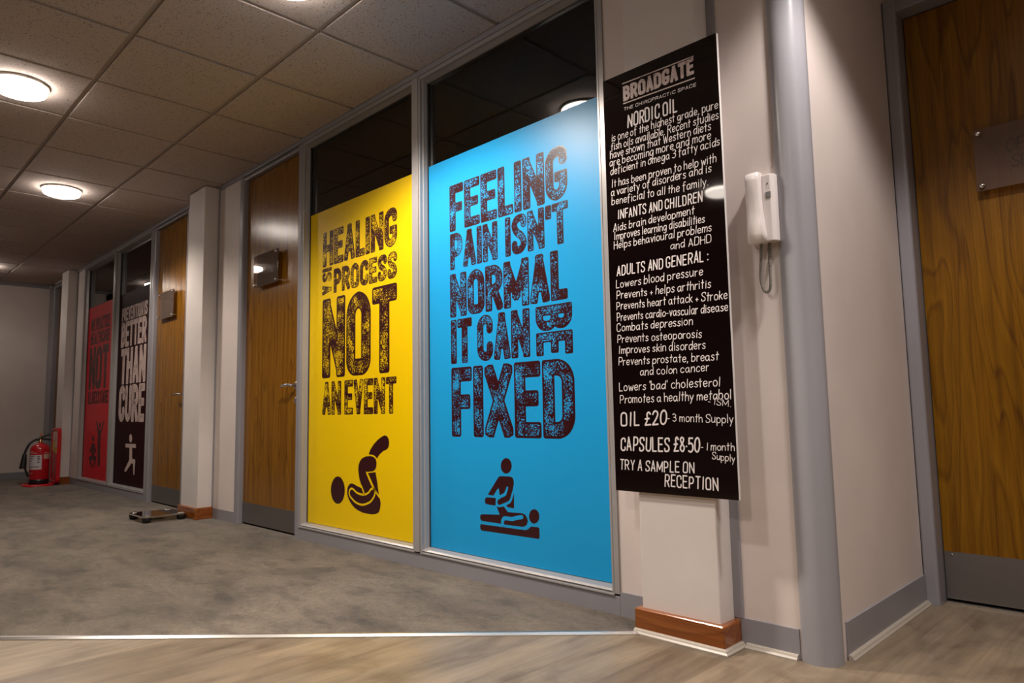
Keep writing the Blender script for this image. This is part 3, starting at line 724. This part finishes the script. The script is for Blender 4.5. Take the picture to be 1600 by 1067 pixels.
# ---------------------------------------------------------------- windows
def frame_bar(mb, xc, z0, z1):
    """symmetrical aluminium mullion profile"""
    h = [(.020, -.012), (.020, -.004), (.0235, -.004), (.0235, -.008), (.034, -.008), (.034, .010), (.038, .012), (.042, .036), (.042, .05)]
    prof = [(xc+a_, b_) for a_, b_ in h]+[(xc-a_, b_) for a_, b_ in h[::-1]]
    mb.prism(prof, 'z', z0, z1)
def half_bar(mb, x, s, z0, z1, w0=.03):
    """jamb profile: face from x, stepping back to the glass in direction s"""
    h = [(0, .05), (0, -.006), (w0, -.006), (w0, 0.), (w0+.003, 0.), (w0+.003, -.003), (w0+.013, -.003), (w0+.013, .01), (w0+.02, .036), (w0+.02, .05)]
    mb.prism([(x+s*a_, b_) for a_, b_ in h], 'z', z0, z1)
def window(idx, xl, xm, xr, wl, wr, zs):
    root = struct(empty('window_%d' % idx, ((xl+xr)/2, 0, 0)), 'grey framed two-pane glazed partition')
    ZT = 2.452
    mb = MB(); half_bar(mb, xl, 1, zs-.02, ZT, wl); mb.build('jamb', ALU, root, bevel=.0012, seg=1)
    mb = MB(); half_bar(mb, xr, -1, zs-.02, ZT, wr); mb.build('jamb', ALU, root, bevel=.0012, seg=1)
    mb = MB(); frame_bar(mb, xm, zs-.02, ZT); mb.build('mullion', ALU, root, bevel=.0012, seg=1)
    sp_ = [(.05, 0), (-.004, 0), (-.009, .004), (-.009, .009), (.004, .011), (.004, .015), (-.002, .017), (.004, .024), (.034, .030), (.05, .030)]
    for a_, b_ in ((xl+wl, xm-.0235), (xm+.0235, xr-wr)):
        mb = MB(); mb.prism([(p[0], zs-.03+p[1]) for p in sp_], 'x', a_, b_); mb.build('sill_bead', ALU, root)
        hp = [(.05, 0), (.036, 0), (.010, -.004+.012), (-.004, .010), (-.004, .030), (.05, .030)]
        mb = MB(); mb.prism([(p[0], 2.422+p[1]) for p in hp], 'x', a_, b_); mb.build('head_bead', ALU, root)
    panes = [(xl+wl+.02, xm-.042), (xm+.042, xr-wr-.02)]
    for a_, b_ in panes:
        mb = MB(); mb.box(a_-.004, b_+.004, .0425, .0485, zs-.004, 2.43); mb.build('glass_pane', GLASS, root)
        for e, s in ((a_, 1), (b_, -1)):
            mb = MB(); mb.box(min(e, e+s*.004), max(e, e+s*.004), .034, .0425, zs+.002, 2.424); mb.build('gasket', GASKET, root)
    return panes
P1 = window(1, -3.93, -2.755, -1.5615, .006, .024, .098)
P2 = window(2, -8.985, -7.823, -6.708, .026, .030, .098)

# ---------------------------------------------------------------- doors
def lever(root, x, z, y, s=-1):
    h = empty('door_handle', (x, y, z)); h.parent = root; h.location = Vector((x, y, z))-root.location
    mb = MB(); mb.lathe([(.0, -.009), (.022, -.009), (.026, -.005), (.026, 0)], (x, y, z), 28, axis='y'); mb.build('rose', CHROME, h)
    pts = [(x, y-.002, z), (x, y-.03, z), (x, y-.045, z), (x+s*.012, y-.053, z+.001), (x+s*.04, y-.055, z+.003), (x+s*.085, y-.053, z+.001), (x+s*.115, y-.050, z-.003), (x+s*.122, y-.043, z-.004)]
    mb = MB(); mb.tube([Vector(p) for p in pts], [.009, .009, .0095, .0095, .009, .0085, .008, .006], 12); mb.build('lever', CHROME, h)
    mb = MB(); mb.lathe([(.0, -.008), (.020, -.008), (.024, -.004), (.024, 0)], (x, y, z-.095), 28, axis='y'); mb.build('escutcheon', CHROME, root)
def jamb_prof(x0, x1, y0, y1, r=.012):
    return rrect(x0, x1, y0, y1, r, 4)
def door(idx, xl, xr, yl, zt, kick, fl, fr, yf, handle_x=None, m=OAK, label=None, head=True, headtop=2.452):
    root = struct(empty('door_%d' % idx, ((xl+xr)/2, yl, 0)), label)
    mb = MB(); mb.box(xl+.003, xr-.003, yl, yl+.044, .014, zt-.004); mb.build('door_leaf', m, root, bevel=.002)
    mb = MB(); mb.box(xl+.004, xr-.004, yl-.0016, yl, .016, kick); k = mb.build('kick_plate', STEEL, root)
    for sx in (xl+.03, xr-.03):
        mb = MB(); mb.lathe([(.005, 0), (.004, -.0016), (.0, -.002)], (sx, yl-.0016, kick-.012), 10, axis='y'); mb.build('screw', STEEL, k)
    for (a_, b_) in ((fl, xl), (xr, fr)):
        mb = MB(); mb.prism(jamb_prof(a_, b_, yf, yl+.06), 'z', 0, headtop-.0005 if head else zt+.05); mb.build('door_jamb', GREY, root)
    mb = MB(); mb.box(fl+.004, fr-.004, yf+.006, yl+.06, zt, headtop); mb.build('door_head', GREY, root, bevel=.006)
    mb = MB(); mb.box(xl, xr, yl+.05, yl+.06, 0, zt); mb.build('door_stop', DARK, root)
    mb = MB(); mb.box(xl, xr, yl+.002, yl+.05, -.004, .006); mb.build('threshold', GASKET, root)
    if handle_x is not None: lever(root, handle_x, .925, yl)
    return root
door(1, -4.789, -3.985, .030, 2.425, .150, -4.854, -3.932, -.006, -4.035, label='oak veneer door with chrome lever between the white column and the yellow poster')
door(2, -6.636, -5.872, .030, 2.430, .152, -6.706, -5.85, -.006, -5.915, label='oak veneer door with chrome lever between the maroon poster and the white column')
r_ = door(3, -.768, .06, .958, 2.305, .188, -.819, .12, .872, None, OAKR, 'oak veneer door with steel kick plate at the right edge', True, 2.36)
mb = MB(); mb.box(-.765, .06, .94, .957, 0, .008); mb.build('threshold', STRIP, r_)
mb = MB(); mb.box(-.829, -.818, .872, .90, 0, 2.36); mb.build('jamb_strip', GREY, r_, bevel=.002)
door(4, -10.40, -9.64, .045, 2.41, .15, -10.66, -9.60, -.010, None, OAK, 'dark oak door half hidden behind the far white column', True, 2.45)

# ================================================================== POSTERS ON THE GLASS
def poster(key, x0, x1, z0, z1, label):
    mb = MB(); mb.box(x0, x1, .0400, .0420, z0, z1)
    root = mb.build('window_poster', FILM[key], origin=((x0+x1)/2, .0420, z0)); tag(root, label, 'poster', 'slogan posters on the office windows')
    for text, a, b, c, d_ in ROWS[key]:
        block_word(text.lstrip('>'), a, b, c, d_, .0397, 'lettering', [INK[key], WORN[key]], root, rot=text[0] == '>', tk=.40 if len(text) < 7 else .38, edge=.14)
    mb = MB(); mf = MB(); polys = []
    for kind, pts in PICS[key]:
        if kind == 'f': polys.append(pts)
        else: ribbon(mf, smooth_curve(pts, 3) if len(pts) > 5 else pts, .0055 if kind == 'l' else .0085, .0392)
    fill_polys(mb, polys, .0396)
    for m_ in (mb, mf):
        for f in m_.b.faces:
            f.normal_update()
            if f.normal.y > 0: f.normal_flip()
    pic = mb.build('pictogram', INK[key], root, fix=False)
    if len(mf.b.verts): mf.build('pictogram_outline', FILM[key], pic, fix=False)
    else: mf.b.free()
ZB, ZT_ = .100, 1.981
(pa, pb), (pc, pd) = P1; (pe, pf), (pg, ph) = P2
poster('yellow', pa, pb, ZB, ZT_, 'yellow window poster reading HEALING IS A PROCESS NOT AN EVENT')
poster('blue', pc, pd, ZB, ZT_, "blue window poster reading FEELING PAIN ISN'T NORMAL IT CAN BE FIXED")
poster('red', pe, pf, ZB, ZT_, 'red window poster reading WE PRACTICE HEALTHCARE NOT ILLNESS CARE')
poster('maroon', pg, ph, ZB, ZT_, 'dark maroon window poster with pale lettering PREVENTION IS BETTER THAN CURE')

# ================================================================== BLACK BOARD
mb = MB(); BX0, BX1, BZ0, BZ1, BY = -1.492, -1.034, .4615, 1.946, -.102
mb.box(BX0, BX1, BY, BY+.012, BZ0, BZ1)
for f in mb.b.faces:
    f.normal_update(); f.material_index = 0 if f.normal.y < -.5 else 1
brd = mb.build('notice_board', [BOARDM, BOARDE], origin=((BX0+BX1)/2, BY+.012, BZ0))
tag(brd, 'tall glossy black board with white handwritten price list hung on the near white column', 'notice board')
block_word('BROADGATE', -1.4042, -1.1187, 1.8387, 1.895, BY-.0006, 'logo_lettering', [PINKW, PINKW], brd, dz=.0002, tk=.40)
mb = MB()
for a_, b_ in (((-1.4052, 1.9065), (-1.119, 1.8990)), ((-1.4034, 1.8315), (-1.1185, 1.8235))): ribbon(mb, [a_, b_], .0022, BY-.0006)
for f in mb.b.faces:
    f.normal_update()
    if f.normal.y > 0: f.normal_flip()
mb.build('logo_bar', PINKW, brd, fix=False)
for text, x0_, z0_, x1_, z1_, cap, hv in BOARD:
    mb = MB()
    if text.startswith('THE CHIRO'): hand_line(mb, text, x0_, z0_, x1_, z1_, cap, False, BY-.0006, .0009, 0.)
    else: hand_line(mb, text, x0_, z0_, min(x1_, -1.040), z1_, cap*(1. if hv else .93), bool(hv), BY-.0006)
    for f in mb.b.faces:
        f.normal_update()
        if f.normal.y > 0: f.normal_flip()
    mb.build('handwriting', CHALK, brd, fix=False)

# ================================================================== DOOR SIGNS
def plaque(x0, x1, z0, z1, y, ydoor, label, lines, ins=.018):
    mb = MB(); mb.box(x0, x1, y-.0025, y+.0025, z0, z1)
    root = mb.build('door_sign', PLAQ, origin=((x0+x1)/2, y, z0), bevel=.0008, seg=1); tag(root, label, 'sign', 'acrylic signs on the oak doors')
    for sx in (x0+ins, x1-ins):
        for sz in (z0+ins, z1-ins):
            mb = MB(); mb.lathe([(.0, -.014), (.0075, -.014), (.009, -.012), (.009, -.003), (.009, -.0026)], (sx, y, sz), 20, axis='y')
            mb.lathe([(.006, .0026), (.006, ydoor-y)], (sx, y, sz), 16, axis='y')
            mb.build('standoff', CHROME, root)
    for t, a, z, b, cap in lines:
        mb = MB(); hand_line(mb, t, a, z, b, z, cap, False, y-.0030, .0016, .3)
        for f in mb.b.faces:
            f.normal_update()
            if f.normal.y > 0: f.normal_flip()
        mb.build('lettering', ETCH, root, fix=False)
plaque(-4.607, -4.252, 1.612, 1.836, .000, .030, 'brown tinted acrylic sign on the oak door left of the yellow poster', [('SPACE', -4.40, 1.69, -4.305, .038)])
plaque(-6.497, -6.142, 1.590, 1.826, .000, .030, 'brown tinted acrylic sign on the farther oak door beside the maroon poster', [])
plaque(-.555, -.195, 1.522, 1.757, .925, .958, 'clear brown acrylic sign lettered OFFICE SPACE on the door at right edge', [('OFFICE', -.455, 1.650, -.295, .042), ('SPACE', -.441, 1.588, -.309, .042)])

# ================================================================== DOOR-ENTRY HANDSET
ph_ = empty('intercom_handset', (-.948, 0, 1.25)); tag(ph_, 'white wall-mounted intercom handset with coiled cord beside the grey post', 'intercom phone')
mb = MB(); mb.prism([(-.992, 0), (-.992, -.018), (-.950, -.020), (-.942, -.034), (-.937, -.0385), (-.913, -.0385), (-.903, -.026), (-.901, 0)], 'z', 1.250, 1.462)
mb.build('wall_base', WHITEP, ph_, bevel=.003, seg=3)
rr = []
for z, x0_, x1_, yb_, yf_, r in ((1.2465, -.985, -.934, -.022, -.050, .006), (1.250, -.988, -.930, -.020, -.056, .010), (1.275, -.988, -.931, -.020, -.062, .012), (1.31, -.988, -.935, -.021, -.060, .012),
                            (1.36, -.988, -.940, -.021, -.058, .012), (1.41, -.988, -.941, -.020, -.060, .012), (1.445, -.988, -.941, -.020, -.062, .012), (1.466, -.988, -.941, -.020, -.061, .011), (1.472, -.983, -.943, -.022, -.052, .008)):
    rr.append([(p[0], p[1], z) for p in rrect(x0_, x1_, yf_, yb_, min(r, (yb_-yf_)/2-.001), 5)])
mb = MB(); mb.rings(rr); hs = mb.build('receiver', WHITEP, ph_)
mb = MB(); mb.box(-.9285, -.9115, -.0405, -.037, 1.3855, 1.4055); mb.build('door_button', GREYP, ph_, bevel=.0015)
mb = MB(); mb.lathe([(.0022, 0), (.0022, -.0012), (.0, -.0016)], (-.921, -.0385, 1.432), 12, axis='y'); mb.build('indicator', GASKET, ph_)
path = smooth_curve([(-.952, -.034, 1.251), (-.957, -.030, 1.22), (-.964, -.022, 1.175), (-.966, -.020, 1.135), (-.958, -.020, 1.103), (-.947, -.020, 1.096), (-.938, -.020, 1.108), (-.935, -.020, 1.14), (-.936, -.018, 1.19), (-.938, -.012, 1.235), (-.938, -.010, 1.251)], 14)
path = [Vector(p) for p in path]; L = [0]
for a, b in zip(path, path[1:]): L.append(L[-1]+(b-a).length)
pts = []; nT = L[-1]/.0046; k = 0; steps = int(nT*9)
for i in range(steps+1):
    s_ = L[-1]*i/steps
    while k < len(L)-2 and L[k+1] < s_: k += 1
    t = (s_-L[k])/max(L[k+1]-L[k], 1e-9); p = path[k].lerp(path[k+1], t); dv = (path[k+1]-path[k]).normalized()
    o1 = Vector((0, 1, 0)); o1 = (o1-dv*o1.dot(dv)).normalized(); o2 = dv.cross(o1); an = 2*math.pi*nT*i/steps
    pts.append(p+(o1*math.cos(an)+o2*math.sin(an))*.0040)
mb = MB(); mb.tube(pts, .0015, 6); mb.build('coiled_cord', CORD, ph_)

# ================================================================== FIRE EXTINGUISHER AND STAND
EX, EY = -9.36, -.285
st = empty('extinguisher_stand', (EX, EY, .004)); tag(st, 'red plastic extinguisher stand with upright sign panel against the far white column', 'stand')
mb = MB(); mb.rings([[(EX+1.0*p[0]*s_, EY+p[1]*s_, z) for p in rrect(-.19, .19, -.155, .135, .12, 8)] for z, s_ in ((.004, 1.), (.018, 1.), (.026, .95), (.028, .86), (.020, .82))]); mb.build('base_tray', REDP, st)
bp_ = [(p[0], p[1]) for p in rrect(-.145, .145, .02, .640, .05, 6)]
mb = MB(); mb.rings([[(EX+.035+p[0]*s_+(0), y, .31+(p[1]-.31)*s_) for p in bp_] for y, s_ in ((-.122, 1.), (-.150, 1.), (-.158, .975), (-.158, .91), (-.150, .89))], smooth=False)
bk = mb.build('back_panel', REDP, st, bevel=.004)
for a_, b_, c_, d_, m_ in ((-.10, -.015, .50, .60, LABELC), (.01, .095, .42, .60, LABELC), (-.10, -.015, .38, .49, LABELY), (.01, .095, .36, .41, LABELY)):
    mb = MB(); mb.box(EX+.035+a_, EX+.035+b_, -.1535, -.1505, c_, d_); mb.build('sign_panel', m_, bk)
ex = empty('fire_extinguisher', (EX, EY, .022)); tag(ex, 'red fire extinguisher with black hose and white label on the red stand', 'fire extinguisher')
R_ = .095
mb = MB(); mb.lathe([(R_-.004, .070), (R_, .076), (R_, .405), (R_-.004, .425), (R_-.018, .447), (R_-.042, .463), (R_-.066, .470), (.022, .472), (.020, .486)], (EX, EY, 0), 48); body = mb.build('cylinder', RED, ex)
mb = MB(); mb.lathe([(R_-.006, .022), (R_+.002, .026), (R_+.002, .074), (R_-.002, .078)], (EX, EY, 0), 48); mb.build('base_boot', BLACK, ex)
mb = MB(); mb.lathe([(.017, .484), (.017, .505), (.012, .51), (.012, .525)], (EX, EY, 0), 20); mb.build('valve', BRASS, ex)
def arc_patch(a0, a1, z0, z1, r, m_, name, par):
    mb = MB(); n = 14
    A = [mb.b.verts.new((EX+r*math.cos(math.radians(a0+(a1-a0)*i/n)), EY+r*math.sin(math.radians(a0+(a1-a0)*i/n)), z0)) for i in range(n+1)]
    B = [mb.b.verts.new((v.co.x, v.co.y, z1)) for v in A]
    for i in range(n): mb.b.faces.new((A[i], A[i+1], B[i+1], B[i]))
    return mb.build(name, m_, par)
# camera looks along -x here; angles are measured from +x towards +y
lab = arc_patch(-78, 2, .185, .345, R_+.0008, LABELW, 'label', body)
for i, (a0, a1, z) in enumerate(((-74, -40, .328), (-74, -48, .302), (-74, -60, .276), (-74, -12, .212), (-74, -66, .196))): arc_patch(a0, a1, z, z+.007, R_+.0012, INKD, 'label_print', lab)
for z in (.325, .308, .291, .265): arc_patch(-24, -10, z-.004, z+.006, R_+.0012, INKD, 'label_print', lab)
arc_patch(12, 62, .300, .355, R_+.0008, LABELC, 'side_label', body)
for z, a0, a1 in ((.362, -70, -25), (.378, -70, -45), (.145, -76, -50)): arc_patch(a0, a1, z, z+.006, R_+.0008, LABELC, 'printed_line', body)
arc_patch(12, 62, .365, .371, R_+.0008, LABELC, 'printed_line', body)
# handle levers reach over towards +y (right in the photo)
mb = MB(); mb.tube([(EX, EY-.012, .515), (EX, EY+.03, .519), (EX, EY+.07, .512), (EX, EY+.105, .504)], [.011, .010, .009, .008], 10); mb.build('carry_handle', BLACK, ex)
mb = MB(); mb.tube([(EX, EY-.014, .526), (EX, EY+.02, .545), (EX, EY+.06, .560), (EX, EY+.10, .566)], [.012, .011, .009, .007], 10); mb.build('squeeze_lever', BLACK, ex)
mb = MB(); mb.box(EX-.005, EX+.005, EY-.002, EY+.010, .548, .590); mb.build('safety_tag', ORANGE, ex, bevel=.003)
hose = smooth_curve([(EX, EY-.012, .512), (EX, EY-.05, .512), (EX+.01, EY-.10, .475), (EX+.012, EY-.135, .40), (EX+.012, EY-.145, .35)], 6)
mb = MB(); mb.tube(hose, .0125, 10); hz = mb.build('hose', BLACK, ex)
mb = MB(); mb.tube([(EX+.012, EY-.144, .365), (EX+.012, EY-.148, .31), (EX+.012, EY-.153, .24), (EX+.012, EY-.157, .20)], [.018, .026, .032, .036], 16); mb.build('discharge_horn', BLACK, hz)
mb = MB(); mb.tube(smooth_curve([(EX+.01, EY-.135, .205), (EX+.01, EY-.122, .16), (EX+.01, EY-.103, .11)], 5), .010, 8); mb.build('strap', BLACK, ex)

# ================================================================== GLASS SCALE ON THE CARPET
SX0, SX1, SY0, SY1 = -5.665, -5.325, -.435, -.140
sc_o = empty('bathroom_scale', ((SX0+SX1)/2, (SY0+SY1)/2, .004)); tag(sc_o, 'low glass bathroom scale with black feet on the carpet by the middle white column', 'scale')
mb = MB(); mb.rings([[(p[0], p[1], z) for p in rrect(SX0+i_, SX1-i_, SY0+i_, SY1-i_, .03, 6)] for z, i_ in ((.042, .001), (.043, 0), (.049, 0), (.050, .001))], smooth=False)
gp = mb.build('glass_platform', SCALEG, sc_o)
mb = MB()
o_ = rrect(SX0-.003, SX1+.003, SY0-.003, SY1+.003, .032, 6); i2 = rrect(SX0+.004, SX1-.004, SY0+.004, SY1-.004, .027, 6)
rr = [[(p[0], p[1], z) for p in q_] for z, q_ in ((.041, o_), (.0485, o_), (.0505, i2), (.0415, i2), (.041, o_))]
mb.rings(rr, False, smooth=False); mb.build('edge_band', CHROME, gp)
for fx in (SX0+.031, SX1-.031):
    for fy in (SY0+.031, SY1-.031):
        mb = MB(); mb.lathe([(.024, .004), (.028, .008), (.033, .037), (.030, .042)], (fx, fy, 0), 28); f_ = mb.build('foot', BLACK, sc_o)
        mb = MB(); mb.lathe([(.022, .0504), (.021, .0535), (.013, .055), (.0, .0555)], (fx, fy, 0), 24); mb.build('foot_cap', CHROME, f_)
mb = MB(); mb.box(-5.535, -5.455, -.33, -.245, .028, .0415); mb.build('display_unit', BLACK, sc_o, bevel=.003)

# ================================================================== CEILING LIGHTS
def spot(root, x, y, z, power, ang, blend, radius, color):
    l = bpy.data.lights.new('lamp_light', 'SPOT'); l.energy = power; l.spot_size = math.radians(ang); l.spot_blend = blend
    l.shadow_soft_size = radius; l.color = color
    o = bpy.data.objects.new('lamp_light', l); C.objects.link(o); o.parent = root; o.location = (x-root.location.x, y-root.location.y, z-root.location.z)
    return o
def make_lamp(x, y):
    root = empty('ceiling_light', (x, y, Z_C))
    mb = MB(); mb.lathe([(.123, 0), (.132, 0), (.132, -.010), (.129, -.013), (.123, -.013)], (x, y, Z_C), 48); mb.build('rim', RIM, root)
    mb = MB(); mb.lathe([(.1225, -.004), (.1225, -.034), (.117, -.043), (.104, -.049), (.07, -.052), (.0, -.053)], (x, y, Z_C), 48)
    for f in mb.b.faces: f.material_index = 1 if f.calc_center_median().z > Z_C-.035 and len(f.verts) == 4 else 0
    mb.build('diffuser', [LAMP, LAMPS], root)
    spot(root, x, y, Z_C-.06, 1., 147, .45, .10, LAMP_COLOR)
    return root
proto = None
LIGHTS = [(-2.437, -.868, LP[0], 'round opal ceiling light cut by the top edge of the picture', None),
          (-6.037, -.868, LP[1], 'round opal ceiling light in front of the two oak doors, middle of its row', None),
          (-9.637, -.868, LP[2], 'round opal ceiling light farthest down the corridor at the left edge', None),
          (-4.237, -1.44, LP[3], 'round opal ceiling light in the nearer row cut by the left edge', None)]
OFF = [(1.163, -.868, LP[4]), (-7.837, -1.44, LP[5]), (-.637, -2.64, LP[6]), (-2.637, -3.14, LP[7])]
for x, y, pw, lb, g_ in LIGHTS+[(x, y, pw, 'round opal ceiling light of the reception area beyond the picture edge', 'ceiling lights beyond the picture') for x, y, pw in OFF]:
    if proto is None: proto = o = make_lamp(x, y)
    else: o = copy_tree(proto); o.location = (x, y, Z_C)
    for ch in o.children:
        if ch.type == 'LIGHT': ch.data = ch.data.copy(); ch.data.energy = pw
    tag(o, lb, 'ceiling light', g_ or 'round ceiling lights')
# recessed downlights above the reception corner, just out of the picture
def downlight(x, y, power, ang):
    root = empty('downlight', (x, y, Z_C))
    mb = MB(); mb.lathe([(.075, 0), (.095, 0), (.095, -.003), (.078, -.006), (.075, -.004)], (x, y, Z_C), 36); mb.build('trim_ring', RIM, root)
    mb = MB(); mb.lathe([(.0, -.0045), (.073, -.0045), (.070, -.008), (.0, -.009)], (x, y, Z_C), 36); mb.build('lens', LAMP, root)
    spot(root, x, y, Z_C-.02, power, ang, .45, .06, DOWN_COLOR)
    tag(root, 'small recessed downlight over the reception corner beyond the picture edge', 'ceiling light', 'downlights beyond the picture')
for d_ in DOWN: downlight(*d_)

# small dark fitting on the end wall
mb = MB(); mb.lathe([(.06, 0), (.06, .03), (.045, .055), (.0, .06)], (X_END, -.63, 2.395), 28, axis='x')
tag(mb.build('alarm_sounder', BLACK, origin=(X_END, -.63, 2.395)), 'small dark round fitting high on the end wall at the left edge', 'alarm')
